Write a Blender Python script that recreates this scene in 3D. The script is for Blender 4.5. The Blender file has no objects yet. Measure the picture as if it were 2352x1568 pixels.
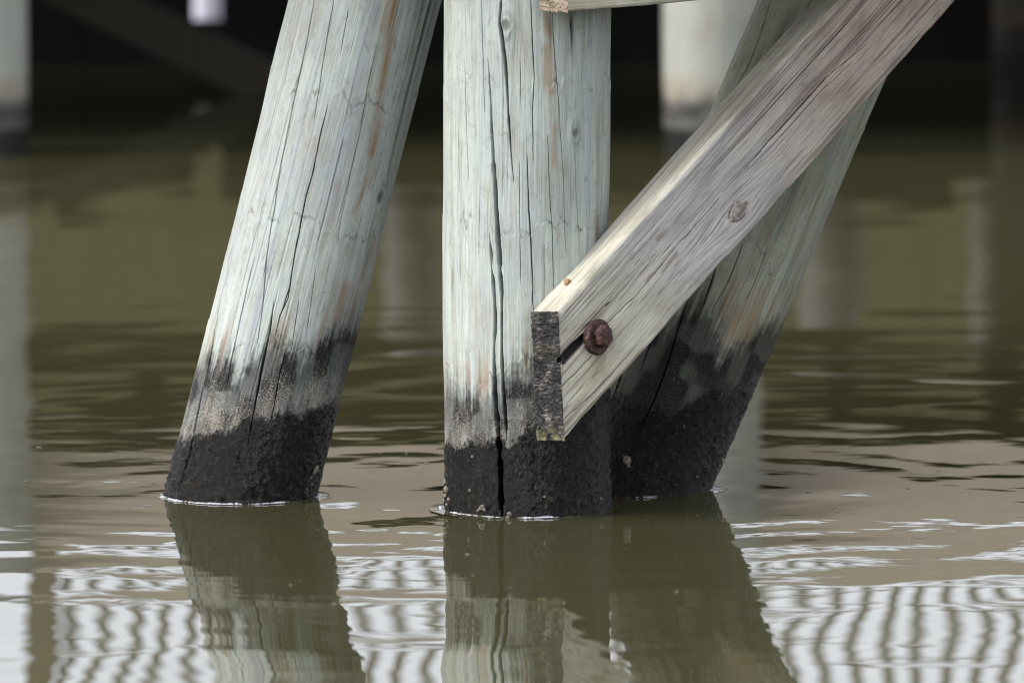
import bpy, math, random
import numpy as np

random.seed(7)
sc = bpy.context.scene
COL = sc.collection
R_ = math.radians

# ------------------------------------------------------------------ camera, sky, sun, exposure
FPX = 17054.0                     # focal length in the photograph's 2352 px frame
CAM = np.array([-0.0253, -13.46, 1.65])
PITCH = R_(5.70)
cam = bpy.data.cameras.new("camera")
cam.lens = FPX / 2352 * 36
cam.sensor_width = 36
cam.clip_start = 0.5
cam.clip_end = 9000
cam.dof.use_dof = True
cam.dof.focus_distance = 13.50
cam.dof.aperture_fstop = 4.2
cam_o = bpy.data.objects.new("camera", cam)
COL.objects.link(cam_o)
cam_o.location = CAM
cam_o.rotation_euler = (math.pi / 2 - PITCH, 0, 0)
sc.camera = cam_o

SUN_DIR = np.array([-0.82, -0.30, 0.54])     # towards the sun: left, a little behind the camera, high
SUN_DIR /= np.linalg.norm(SUN_DIR)
world = bpy.data.worlds.new("World")
sc.world = world
world.use_nodes = True
wn = world.node_tree
wn.nodes.clear()
sky = wn.nodes.new("ShaderNodeTexSky")
sky.sky_type = 'NISHITA'
sky.sun_disc = False
sky.sun_elevation = math.asin(SUN_DIR[2])
sky.sun_rotation = math.atan2(SUN_DIR[0], SUN_DIR[1])
sky.air_density = 1.0
sky.dust_density = 4.0
sky.ozone_density = 1.0
hs = wn.nodes.new("ShaderNodeHueSaturation")
hs.inputs["Saturation"].default_value = 0.32
bg = wn.nodes.new("ShaderNodeBackground")
bg.inputs["Strength"].default_value = 0.125
wo = wn.nodes.new("ShaderNodeOutputWorld")
wn.links.new(sky.outputs[0], hs.inputs["Color"])
veil = wn.nodes.new("ShaderNodeMix")          # thin even cloud over the whole sky
veil.data_type = 'RGBA'
veil.inputs[0].default_value = 0.55
veil.inputs[7].default_value = (6.6, 6.9, 7.5, 1)
wn.links.new(hs.outputs[0], veil.inputs[6])
wn.links.new(veil.outputs[2], bg.inputs["Color"])
wn.links.new(bg.outputs[0], wo.inputs["Surface"])

sun = bpy.data.lights.new("sun", 'SUN')
sun.energy = 1.15
sun.angle = R_(22)
sun.color = (1.0, 0.98, 0.95)
sun_o = bpy.data.objects.new("sun", sun)
COL.objects.link(sun_o)
from mathutils import Vector, Matrix
sun_o.rotation_euler = Vector(SUN_DIR).to_track_quat('Z', 'Y').to_euler()

vs = sc.view_settings
vs.view_transform = 'Standard'
vs.look = 'None'
vs.exposure = 1.25
vs.gamma = 1.0
vs.use_curve_mapping = False
sc.render.engine = 'CYCLES'
sc.cycles.use_denoising = True
sc.cycles.filter_width = 1.05
sc.cycles.max_bounces = 8
sc.cycles.diffuse_bounces = 4
sc.cycles.glossy_bounces = 4

# ------------------------------------------------------------------ numeric helpers
def _hash(ix, iy, iz, seed):
    h = (ix.astype(np.int64) * 374761393 + iy.astype(np.int64) * 668265263 + iz.astype(np.int64) * 2147483647 + seed * 1274126177) & 0xFFFFFFFF
    h = ((h ^ (h >> 13)) * 1274126177) & 0xFFFFFFFF
    h = ((h ^ (h >> 15)) * 2246822519) & 0xFFFFFFFF
    h = h ^ (h >> 16)
    return (h & 0xFFFFFF) / float(0x7FFFFF) - 1.0

def noise(x, y, z=0.0, seed=0):
    x, y, z = np.broadcast_arrays(np.asarray(x, float), np.asarray(y, float), np.asarray(z, float))
    fx, fy, fz = np.floor(x), np.floor(y), np.floor(z)
    tx, ty, tz = x - fx, y - fy, z - fz
    q = lambda t: t * t * t * (t * (t * 6 - 15) + 10)
    tx, ty, tz = q(tx), q(ty), q(tz)
    out = 0.0
    flat = not np.any(tz)
    for dz in ((0,) if flat else (0, 1)):
        wz = 1.0 if flat else (tz if dz else 1 - tz)
        for dy in (0, 1):
            wy = ty if dy else 1 - ty
            for dx in (0, 1):
                wx = tx if dx else 1 - tx
                out = out + _hash(fx + dx, fy + dy, fz + dz, seed) * wx * wy * wz
    return out

def fbm(x, y, z=0.0, seed=0, octv=3, gain=0.5):
    s, a, f = 0.0, 1.0, 1.0
    for i in range(octv):
        s = s + a * noise(np.asarray(x) * f, np.asarray(y) * f, np.asarray(z) * f, seed + 17 * i)
        a *= gain
        f *= 2.03
    return s

def sstep(a, b, x):
    t = np.clip((x - a) / (b - a), 0, 1)
    return t * t * (3 - 2 * t)

def unit(v):
    v = np.asarray(v, float)
    return v / np.linalg.norm(v)

FWD = np.array([0, math.cos(PITCH), -math.sin(PITCH)])
UP = np.array([0, math.sin(PITCH), math.cos(PITCH)])
RIGHT = np.array([1.0, 0, 0])
def ray(px, row):
    return FWD + RIGHT * (px - 1176) / FPX + UP * (784 - row) / FPX
def at(px, row, Y):                     # the point of the place at depth Y seen there
    d = ray(px, row)
    return CAM + d * (Y - CAM[1]) / d[1]

# zoom frames used while reading the photograph -> 2352 px frame
def zf(x0, y0, s):
    return lambda x, y: ((x / s + x0) * 0.98, (y / s + y0) * 0.98)
ZL1, ZL2 = zf(350, 0, 2.24), zf(350, 600, 2.413)
ZM1, ZM2 = zf(980, 0, 2.24), zf(1000, 600, 2.306)
ZB1, ZB2 = zf(1400, 0, 2.24), zf(1230, 600, 3.41)
ZR = zf(1400, 560, 2.273)

# ------------------------------------------------------------------ object helpers
def link(name, me, mat=None, parent=None, smooth=True):
    o = bpy.data.objects.new(name, me)
    COL.objects.link(o)
    if mat is not None and len(me.materials) == 0:
        me.materials.append(mat)
    if parent is not None:
        o.parent = parent
    return o

def tag(o, label=None, cat=None, group=None, kind=None):
    if label: o["label"] = label
    if cat: o["category"] = cat
    if group: o["group"] = group
    if kind: o["kind"] = kind
    return o

def empty(name, loc=(0, 0, 0)):
    o = bpy.data.objects.new(name, None)
    o.empty_display_size = 0.05
    COL.objects.link(o)
    o.location = loc
    return o

def raw_mesh(name, V, quads, smooth=True):
    V = np.asarray(V, np.float32).reshape(-1, 3)
    quads = np.asarray(quads, np.int32)
    me = bpy.data.meshes.new(name)
    me.vertices.add(len(V))
    me.vertices.foreach_set("co", V.ravel())
    n, k = quads.shape
    me.loops.add(n * k)
    me.loops.foreach_set("vertex_index", quads.ravel())
    me.polygons.add(n)
    me.polygons.foreach_set("loop_start", np.arange(0, n * k, k, dtype=np.int32))
    me.polygons.foreach_set("use_smooth", np.full(n, smooth))
    me.update(calc_edges=True)
    return me

def grid_quads(nr, nc, wrap=False):
    idx = np.arange(nr * nc).reshape(nr, nc)
    if wrap:
        idx = np.concatenate([idx, idx[:, :1]], axis=1)
    a, b, c, d = idx[:-1, :-1], idx[:-1, 1:], idx[1:, 1:], idx[1:, :-1]
    return np.stack([a, b, c, d], -1).reshape(-1, 4)

def attr_vec(me, name, A):
    at_ = me.attributes.new(name, 'FLOAT_VECTOR', 'POINT')
    at_.data.foreach_set("vector", np.asarray(A, np.float32).ravel())

def attr_col(me, name, A):
    at_ = me.attributes.new(name, 'FLOAT_COLOR', 'POINT')
    at_.data.foreach_set("color", np.asarray(A, np.float32).ravel())

def box_mesh(name, size, bevel=0.004, jitter=0.0, seed=0):
    import bmesh
    bm = bmesh.new()
    bmesh.ops.create_cube(bm, size=1.0)
    for v in bm.verts:
        v.co = Vector((v.co.x * size[0], v.co.y * size[1], v.co.z * size[2]))
    if bevel:
        bmesh.ops.bevel(bm, geom=list(bm.edges), offset=bevel, segments=1, affect='EDGES')
    me = bpy.data.meshes.new(name)
    bm.to_mesh(me)
    bm.free()
    return me

# ------------------------------------------------------------------ node helpers
class NT:
    def __init__(self, name):
        self.m = bpy.data.materials.new(name)
        self.m.use_nodes = True
        self.t = self.m.node_tree
        self.t.nodes.clear()
        self.out = self.t.nodes.new("ShaderNodeOutputMaterial")
        self.p = self.t.nodes.new("ShaderNodeBsdfPrincipled")
        self.t.links.new(self.p.outputs[0], self.out.inputs["Surface"])
    def put(self, sock, v):
        if isinstance(v, bpy.types.NodeSocket):
            self.t.links.new(v, sock)
        elif v is not None:
            if sock.type == 'RGBA' and len(v) == 3:
                v = (*v, 1.0)
            sock.default_value = v
    def attr(self, name):
        n = self.t.nodes.new("ShaderNodeAttribute")
        n.attribute_name = name
        return n
    def sep(self, sock):
        n = self.t.nodes.new("ShaderNodeSeparateColor")
        self.put(n.inputs[0], sock)
        return n.outputs
    def coords(self):
        return self.t.nodes.new("ShaderNodeTexCoord").outputs["Object"]
    def noise(self, vec, scale, detail=3.0, rough=0.5, dist=0.0):
        m = self.t.nodes.new("ShaderNodeMapping")
        self.put(m.inputs["Vector"], vec)
        m.inputs["Scale"].default_value = scale if hasattr(scale, '__len__') else (scale,) * 3
        n = self.t.nodes.new("ShaderNodeTexNoise")
        self.t.links.new(m.outputs[0], n.inputs["Vector"])
        n.inputs["Scale"].default_value = 1.0
        n.inputs["Detail"].default_value = detail
        n.inputs["Roughness"].default_value = rough
        n.inputs["Distortion"].default_value = dist
        return n.outputs["Fac"]
    def ramp(self, fac, stops, interp='LINEAR'):
        n = self.t.nodes.new("ShaderNodeValToRGB")
        self.put(n.inputs[0], fac)
        cr = n.color_ramp
        cr.interpolation = interp
        while len(cr.elements) < len(stops):
            cr.elements.new(0.5)
        for e, (p, c) in zip(cr.elements, stops):
            e.position = p
            c = (c, c, c) if not hasattr(c, '__len__') else c
            e.color = (*c, 1.0)
        return n.outputs[0]
    def mix(self, fac, a, b, mode='MIX'):
        n = self.t.nodes.new("ShaderNodeMix")
        n.data_type = 'RGBA'
        n.blend_type = mode
        n.clamp_factor = True
        self.put(n.inputs[0], fac)
        self.put(n.inputs[6], a)
        self.put(n.inputs[7], b)
        return n.outputs[2]
    def math(self, op, a, b=None, c=None, clamp=False):
        n = self.t.nodes.new("ShaderNodeMath")
        n.operation = op
        n.use_clamp = clamp
        self.put(n.inputs[0], a)
        if b is not None: self.put(n.inputs[1], b)
        if c is not None: self.put(n.inputs[2], c)
        return n.outputs[0]
    def bump(self, h, dist, strength=1.0, normal=None):
        n = self.t.nodes.new("ShaderNodeBump")
        n.inputs["Strength"].default_value = strength
        n.inputs["Distance"].default_value = dist
        self.put(n.inputs["Height"], h)
        if normal is not None:
            self.t.links.new(normal, n.inputs["Normal"])
        return n.outputs[0]
    def done(self, color=None, rough=None, normal=None, **kw):
        self.put(self.p.inputs["Base Color"], color)
        self.put(self.p.inputs["Roughness"], rough)
        if normal is not None:
            self.t.links.new(normal, self.p.inputs["Normal"])
        for k, v in kw.items():
            self.put(self.p.inputs[k.replace('_', ' ')], v)
        return self.m

# ------------------------------------------------------------------ materials
def mat_pile(name, pale_a, pale_b, cool, tan):
    N = NT(name)
    g = N.attr("grain").outputs["Vector"]
    A = N.sep(N.attr("mask_a").outputs["Color"])     # algae, grey tide zone, warm stain
    B = N.sep(N.attr("mask_b").outputs["Color"])     # layer tint, moss green, grime and painted shade
    Cz = N.sep(N.attr("mask_c").outputs["Color"])    # place within the tide zone, depth into the algae
    fine = N.noise(g, (560, 560, 16), 4, 0.65)
    hair = N.noise(g, (300, 300, 4.0), 2, 0.5)
    mid = N.noise(g, (120, 120, 5.5), 4, 0.6, 0.2)
    low = N.noise(g, (11, 11, 4.5), 4, 0.6, 0.5)
    iso = N.noise(g, 330, 4, 0.72)
    big = N.noise(g, (20, 20, 9), 5, 0.62, 0.6)
    flk = N.noise(g, (230, 230, 70), 3, 0.6)
    col = N.mix(N.ramp(mid, [(0.38, 0.0), (0.60, 1.0)]), pale_b, pale_a)
    col = N.mix(N.ramp(low, [(0.44, 0.0), (0.62, 0.75)]), col, N.mix(mid, cool, pale_b))
    col = N.mix(N.ramp(B[0], [(0.3, 0.0), (1.0, 0.40)]), col, N.mix(low, pale_b, cool))
    col = N.mix(N.ramp(big, [(0.50, 0.0), (0.66, 0.62)]), col, N.mix(mid, tan, pale_b))
    stripe = N.noise(g, (58, 58, 1.6), 4, 0.6, 0.4)
    col = N.mix(N.ramp(stripe, [(0.52, 0.0), (0.64, 0.60)]), col, N.mix(mid, tan, pale_b))
    col = N.mix(N.ramp(stripe, [(0.36, 0.70), (0.46, 0.0)]), col, cool)
    dirt = N.noise(g, (60, 60, 34), 5, 0.7, 0.9)
    col = N.mix(N.ramp(dirt, [(0.54, 0.0), (0.70, 0.42)]), col, (0.13, 0.12, 0.09))
    col = N.mix(1.0, col, N.ramp(fine, [(0.32, 0.74), (0.47, 0.96), (0.7, 1.08)]), 'MULTIPLY')
    col = N.mix(1.0, col, N.ramp(hair, [(0.25, 0.35), (0.31, 0.90), (0.38, 1.0)]), 'MULTIPLY')
    col = N.mix(N.ramp(flk, [(0.70, 0.0), (0.78, 0.6)]), col, (0.07, 0.06, 0.05))
    warm = N.mix(mid, (0.11, 0.045, 0.02), (0.33, 0.18, 0.065))
    col = N.mix(A[2], col, warm)
    col = N.mix(B[1], col, N.mix(fine, (0.06, 0.075, 0.028), (0.16, 0.17, 0.08)))
    grime_shade = N.mix(iso, (0.025, 0.024, 0.02), (0.085, 0.08, 0.065))
    col = N.mix(B[2], col, grime_shade)
    speck = N.math('ADD', N.math('ADD', N.math('MULTIPLY', iso, 0.80), N.math('MULTIPLY', big, 0.20)), N.math('MULTIPLY_ADD', Cz[0], 0.20, -0.12))
    grey = N.ramp(speck, [(0.41, (0.009, 0.0085, 0.0095)), (0.485, (0.028, 0.026, 0.026)), (0.53, (0.080, 0.072, 0.062)), (0.60, (0.225, 0.202, 0.165))])
    col = N.mix(A[1], col, grey)
    cell = N.noise(g, 150, 4, 0.7)
    patch = N.noise(g, 26, 4, 0.6)
    black = N.ramp(cell, [(0.36, (0.002, 0.0018, 0.002)), (0.52, (0.0065, 0.0056, 0.0054)), (0.60, (0.014, 0.0118, 0.010)), (0.68, (0.045, 0.038, 0.028)), (0.78, (0.13, 0.11, 0.08))])
    ochre = N.ramp(cell, [(0.36, (0.004, 0.003, 0.0025)), (0.56, (0.014, 0.010, 0.006)), (0.72, (0.070, 0.048, 0.022))])
    black = N.mix(N.math('MULTIPLY', N.ramp(patch, [(0.48, 0.0), (0.62, 0.8)]), Cz[1]), black, ochre)
    patch2 = N.noise(g, (38, 38, 22), 5, 0.65, 0.5)
    black = N.mix(N.ramp(patch2, [(0.54, 0.0), (0.66, 0.6)]), black, N.ramp(iso, [(0.42, (0.006, 0.006, 0.0065)), (0.58, (0.034, 0.032, 0.030)), (0.70, (0.11, 0.10, 0.085))]))
    black = N.mix(N.ramp(N.noise(g, 75, 3, 0.6), [(0.60, 0.0), (0.70, 0.45)]), black, (0.016, 0.019, 0.006))
    col = N.mix(A[0], col, black)
    rough = N.mix(A[0], (0.82, 0.82, 0.82), N.ramp(cell, [(0.4, 0.10), (0.65, 0.36)]))
    h1 = N.math('ADD', N.math('MULTIPLY', fine, 0.8), N.math('MULTIPLY', hair, 0.9))
    n1 = N.bump(h1, 0.0010, 0.7)
    h2 = N.math('MULTIPLY', N.math('ADD', N.math('MULTIPLY', cell, 1.0), N.math('MULTIPLY', iso, 0.6)), N.math('ADD', A[0], N.math('MULTIPLY', A[1], 0.2)))
    n2 = N.bump(h2, 0.0058, 1.0, n1)
    return N.done(col, rough, n2, **{"Specular_IOR_Level": 0.30})

M_pile = mat_pile("weathered_pile_wood", (0.44, 0.49, 0.445), (0.37, 0.41, 0.375), (0.31, 0.335, 0.36), (0.26, 0.215, 0.155))
M_pile_green_shade = mat_pile("greenish_shaded_pile_wood", (0.375, 0.395, 0.325), (0.28, 0.295, 0.23), (0.21, 0.23, 0.20), (0.185, 0.15, 0.085))  # greener wood, with the right pile's shade darkened into the colour
M_pile_left = mat_pile("silvery_pile_wood", (0.45, 0.495, 0.46), (0.375, 0.415, 0.385), (0.305, 0.325, 0.355), (0.245, 0.20, 0.145))

M_pile_dim = mat_pile("shade_dark_pile_wood", (0.10, 0.10, 0.088), (0.08, 0.08, 0.07), (0.07, 0.072, 0.07), (0.06, 0.05, 0.035))  # dark copy: the dimness under the boardwalk is put into the colour
M_pile_back = mat_pile("warm_back_pile_wood", (0.36, 0.375, 0.33), (0.30, 0.31, 0.27), (0.28, 0.285, 0.275), (0.22, 0.185, 0.13))  # warmer, darker tone for the boardwalk piles

def mat_board(name):
    N = NT(name)
    g = N.attr("grain").outputs["Vector"]            # x along the grain
    A = N.sep(N.attr("mask_a").outputs["Color"])     # weathered brown, cream, knot/stain
    B = N.sep(N.attr("mask_b").outputs["Color"])     # dark cavity, moss, late wood strength
    fine = N.noise(g, (16, 620, 620), 4, 0.65)
    band = N.noise(g, (1.3, 150, 90), 3, 0.55, 0.15)
    band2 = N.noise(g, (0.9, 55, 40), 4, 0.6, 0.2)
    iso = N.noise(g, 380, 4, 0.65)
    blot = N.noise(g, (7, 20, 20), 5, 0.62)
    flk = N.noise(g, (45, 420, 420), 3, 0.6)
    silver = N.ramp(blot, [(0.35, (0.35, 0.338, 0.328)), (0.52, (0.455, 0.442, 0.422)), (0.68, (0.53, 0.515, 0.485))])
    brown = N.ramp(blot, [(0.35, (0.27, 0.226, 0.195)), (0.52, (0.375, 0.318, 0.272)), (0.68, (0.43, 0.36, 0.275))])
    cream = N.ramp(blot, [(0.35, (0.41, 0.375, 0.275)), (0.6, (0.54, 0.51, 0.415))])
    col = N.mix(A[1], silver, cream)
    col = N.mix(A[0], col, brown)
    late = N.ramp(band, [(0.38, 1.0), (0.415, 0.0)])
    late2 = N.ramp(band2, [(0.41, 1.0), (0.45, 0.0)])
    latem = N.math('MULTIPLY', N.math('MAXIMUM', late, N.math('MULTIPLY', late2, 0.55)), B[2])
    dark = N.mix(A[0], (0.14, 0.12, 0.11), (0.066, 0.042, 0.044))
    col = N.mix(latem, col, dark)
    col = N.mix(1.0, col, N.ramp(fine, [(0.32, 0.48), (0.48, 0.94), (0.7, 1.14)]), 'MULTIPLY')
    hair = N.noise(g, (2.6, 330, 330), 2, 0.5)
    col = N.mix(1.0, col, N.ramp(hair, [(0.29, 0.38), (0.345, 0.92), (0.40, 1.0)]), 'MULTIPLY')
    col = N.mix(N.ramp(flk, [(0.66, 0.0), (0.73, 0.6)]), col, (0.08, 0.06, 0.05))
    col = N.mix(A[2], col, N.mix(iso, (0.06, 0.04, 0.034), (0.18, 0.12, 0.09)))
    col = N.mix(B[1], col, N.mix(iso, (0.04, 0.042, 0.02), (0.10, 0.10, 0.06)))
    col = N.mix(B[0], col, N.mix(iso, (0.007, 0.0065, 0.007), (0.022, 0.02, 0.019)))
    h = N.math('ADD', N.math('MULTIPLY', fine, 0.8), N.math('MULTIPLY', band, 0.9))
    n = N.bump(h, 0.0013, 0.8)
    n = N.bump(iso, 0.0005, 0.5, n)
    return N.done(col, 0.8, n, **{"Specular_IOR_Level": 0.3})
M_board = mat_board("weathered_board_wood")

def mat_endgrain():
    N = NT("sawn_end_grain")
    g = N.attr("grain").outputs["Vector"]            # x across the end, y up the end
    A = N.sep(N.attr("mask_a").outputs["Color"])
    rows = N.noise(g, (45, 300, 90), 3, 0.6, 0.5)
    iso = N.noise(g, 330, 4, 0.65)
    big = N.noise(g, 34, 4, 0.6)
    s = N.math('ADD', N.math('MULTIPLY', rows, 0.36), N.math('ADD', N.math('MULTIPLY', iso, 0.28), N.math('MULTIPLY', big, 0.36)))
    dark = N.ramp(s, [(0.44, (0.006, 0.006, 0.007)), (0.515, (0.020, 0.019, 0.020)), (0.56, (0.085, 0.078, 0.070)), (0.64, (0.25, 0.225, 0.19))])
    tan = N.ramp(s, [(0.40, (0.15, 0.105, 0.075)), (0.5, (0.28, 0.225, 0.17)), (0.62, (0.38, 0.33, 0.265))])
    col = N.mix(A[0], dark, tan)
    col = N.mix(A[1], col, N.mix(iso, (0.09, 0.085, 0.035), (0.26, 0.24, 0.12)))
    n = N.bump(s, 0.005, 0.9)
    return N.done(col, 0.85, n, **{"Specular_IOR_Level": 0.3})
M_end = mat_endgrain()

def mat_rust():
    N = NT("rusted_iron")
    c = N.coords()
    a = N.noise(c, 170, 4, 0.65)
    b = N.noise(c, 60, 3, 0.6)
    col = N.ramp(a, [(0.34, (0.010, 0.007, 0.008)), (0.48, (0.045, 0.022, 0.021)), (0.58, (0.095, 0.045, 0.037)), (0.70, (0.22, 0.085, 0.03))])
    col = N.mix(N.ramp(b, [(0.5, 0.0), (0.66, 0.6)]), col, N.mix(a, (0.05, 0.03, 0.03), (0.17, 0.11, 0.11)))
    n = N.bump(a, 0.0025, 0.8)
    return N.done(col, 0.62, n, Metallic=0.25)
M_rust = mat_rust()

def mat_shell():
    N = NT("barnacle_shell")
    c = N.coords()
    a = N.noise(c, 420, 3, 0.6)
    col = N.ramp(a, [(0.35, (0.06, 0.05, 0.035)), (0.52, (0.22, 0.19, 0.14)), (0.7, (0.50, 0.46, 0.38))])
    return N.done(col, 0.6, N.bump(a, 0.001, 0.8))
M_shell = mat_shell()

def mat_resin():
    N = NT("rusty_nail_head")
    a = N.noise(N.coords(), 260, 3)
    return N.done(N.ramp(a, [(0.35, (0.16, 0.075, 0.04)), (0.6, (0.46, 0.28, 0.15))]), 0.7, N.bump(a, 0.001))
M_nail = mat_resin()

def mat_plain_wood(name, a, b, stretch):
    N = NT(name)
    c = N.coords()
    n = N.noise(c, stretch, 4, 0.55, 0.3)
    f = N.noise(c, tuple(s * 6 for s in stretch), 2)
    col = N.mix(1.0, N.mix(n, a, b), N.ramp(f, [(0.3, 0.7), (0.6, 1.0)]), 'MULTIPLY')
    return N.done(col, 0.8, N.bump(n, 0.002, 0.5))
M_fascia = mat_plain_wood("fascia_wood", (0.35, 0.29, 0.225), (0.45, 0.385, 0.31), (2, 30, 30))
M_deck = mat_plain_wood("deck_wood", (0.20, 0.18, 0.16), (0.34, 0.30, 0.26), (20, 2, 20))
M_rail = mat_plain_wood("railing_wood", (0.11, 0.09, 0.06), (0.18, 0.145, 0.10), (30, 30, 3))
M_under_dark = mat_plain_wood("under_deck_dark_wood", (0.005, 0.005, 0.006), (0.014, 0.012, 0.012), (30, 30, 3))  # near-black: the dark under the boardwalk is put into the colour
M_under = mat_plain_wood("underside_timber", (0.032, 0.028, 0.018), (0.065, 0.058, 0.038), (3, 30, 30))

def mat_foam():
    N = NT("water_foam")
    a = N.noise(N.coords(), 500, 2)
    return N.done(N.ramp(a, [(0.35, (0.30, 0.30, 0.36)), (0.6, (0.62, 0.62, 0.70))]), 0.35, N.bump(a, 0.001), IOR=1.33)
M_foam = mat_foam()

def mat_water():
    N = NT("murky_water")
    c = N.coords()
    big = N.noise(c, (0.9, 0.5, 1), 3)
    col = N.mix(big, (0.050, 0.0465, 0.0205), (0.063, 0.059, 0.0275))
    rip = N.math('MULTIPLY', N.noise(c, (10, 24, 1), 2, 0.5), N.ramp(N.noise(c, (1.3, 0.8, 1), 2), [(0.40, 0.25), (0.62, 1.0)]))
    n = N.bump(rip, 0.00020, 1.0)
    return N.done(col, 0.015, n, IOR=1.333)
M_water = mat_water()

# ------------------------------------------------------------------ water
PILES_XY = [(0.0, 0.0, 0.150), (-0.524, 0.19, 0.140), (0.199, 0.30, 0.151)]
def axis(dense_lo, dense_hi, step, far_lo, far_hi, g=1.35):
    d = list(np.arange(dense_lo, dense_hi + step / 2, step))
    lo, s = dense_lo, step
    left = []
    while lo > far_lo:
        s *= g
        lo -= s
        left.append(lo)
    hi, s = dense_hi, step
    right = []
    while hi < far_hi:
        s *= g
        hi += s
        right.append(hi)
    return np.array(left[::-1] + d + right)

def water_height(X, Y):
    rng = np.random.RandomState(11)
    H = np.zeros_like(X)
    wx = X + 0.10 * noise(X * 1.3, Y * 1.3, 0, 5)
    wy = Y + 0.10 * noise(X * 1.1, Y * 1.6, 0, 6)
    for i in range(14):                                   # slow swell from every side
        lam = math.exp(rng.uniform(math.log(0.34), math.log(1.0)))
        ang = rng.normal(0, 0.55) if i % 2 else math.pi / 2 + rng.normal(0, 0.5)
        k = 2 * math.pi / lam
        env = 0.7 + 0.6 * noise(X * 0.6 + 3 * i, Y * 0.45 - i, 0, 40 + i)
        H += (0.0050 if i % 2 else 0.0024) * (1 - 0.35 * sstep(0.5, 4.0, Y)) / k * env * np.sin(k * (math.cos(ang) * wx + math.sin(ang) * wy) + rng.uniform(0, 6.28))
    for i in range(16):                                   # small ripples, mostly towards the camera
        lam = math.exp(rng.uniform(math.log(0.10), math.log(0.32)))
        ang = math.pi / 2 + rng.normal(0, 0.5)
        k = 2 * math.pi / lam
        env = np.maximum(0.25 + 0.95 * noise(X * 0.9 + 7 * i, Y * 0.5 - i, 0, 60 + i), 0)
        H += 0.0020 * (1 - 0.6 * sstep(0.6, 3.0, Y)) / k * env * np.sin(k * (math.cos(ang) * wx + math.sin(ang) * wy) + rng.uniform(0, 6.28))
    for i in range(12):                                   # wind-ruffled patches
        lam = math.exp(rng.uniform(math.log(0.05), math.log(0.11)))
        ang = math.pi / 2 + rng.normal(0, 0.6)
        k = 2 * math.pi / lam
        env = (0.45 + 0.8 * sstep(0.3, -0.8, Y)) * np.maximum(-0.05 + 1.4 * noise(X * 1.1 + 5 * i, Y * 0.7 + 2 * i, 0, 160 + i), 0)
        H += 0.0017 * (1 - 0.7 * sstep(0.6, 3.0, Y)) / k * env * np.sin(k * (math.cos(ang) * wx + math.sin(ang) * wy) + rng.uniform(0, 6.28))
    for j, (px, py, r0) in enumerate(PILES_XY):
        dx, dy = X - px, Y - py
        r = np.sqrt(dx * dx + dy * dy)
        rr = np.maximum(r - r0, 0)
        th = np.arctan2(dy, dx)
        env = np.exp(-rr / 0.42) * (0.5 + 0.7 * noise(th * 3.0, rr * 4, 0, 70 + j))
        k = 2 * math.pi / 0.075
        H += 0.0075 / k * env * np.sin(k * rr + 1.5 * noise(th * 2, rr * 3, 0, 80 + j))
        k = 2 * math.pi / 0.17
        H += 0.0050 / k * np.exp(-rr / 0.9) * np.sin(k * rr + 1.2 * noise(th * 2, rr * 2, 0, 90 + j))
    return H

gx = axis(-2.3, 2.3, 0.016, -4000, 4000)
gy = np.concatenate([axis(-3.2, 3.0, 0.009, -40, 3.0)[:-1][lambda a: a < 3.0] if False else axis(-3.2, 3.0, 0.009, -40, -100),
                     np.arange(3.0 + 0.014, 9.5, 0.014)])
gy = np.concatenate([gy, axis(9.5, 17.0, 0.05, 100, 4000)[:]])
gy = np.unique(np.round(gy, 4))
XX, YY = np.meshgrid(gx, gy)
ZZ = np.zeros_like(XX)
win = (np.abs(XX) < 2.6) & (YY > -3.6) & (YY < 18)
fade = sstep(2.6, 2.1, np.abs(XX)) * sstep(-3.6, -3.0, YY) * sstep(18, 16, YY)
ZZ[win] = (water_height(XX[win], YY[win]) * fade[win])
wme = raw_mesh("water", np.stack([XX, YY, ZZ], -1), grid_quads(len(gy), len(gx)))
water = link("water", wme, M_water)
tag(water, "olive brown rippled water around the timber piles", kind="structure")

# ------------------------------------------------------------------ piles of the near bent
class Pile:
    def __init__(self, B, a, R):
        self.B, self.a, self.R = np.array(B, float), unit(a), R
        f = np.array([0, -1.0, 0])
        self.f = unit(f - self.a * f.dot(self.a))
        self.r = np.cross(self.a, self.f) * -1
        if self.r[0] < 0:
            self.r = -self.r
    def surf(self, th, t, rad=None):
        rad = self.R if rad is None else rad
        return self.B + self.a * t + rad * (self.f * math.cos(th) + self.r * math.sin(th))
    def hit(self, px, row):            # photograph position -> (angle, height along the pile)
        d, o = ray(px, row), CAM - self.B
        dp, op = d - self.a * d.dot(self.a), o - self.a * o.dot(self.a)
        A, Bq, C = dp.dot(dp), 2 * dp.dot(op), op.dot(op) - self.R ** 2
        disc = max(Bq * Bq - 4 * A * C, 0.0)
        s = (-Bq - math.sqrt(disc)) / (2 * A)
        p = o + d * s
        return math.atan2(p.dot(self.r), p.dot(self.f)), p.dot(self.a)
    def curve(self, pts):
        return np.array([self.hit(*p) for p in pts])

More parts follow.
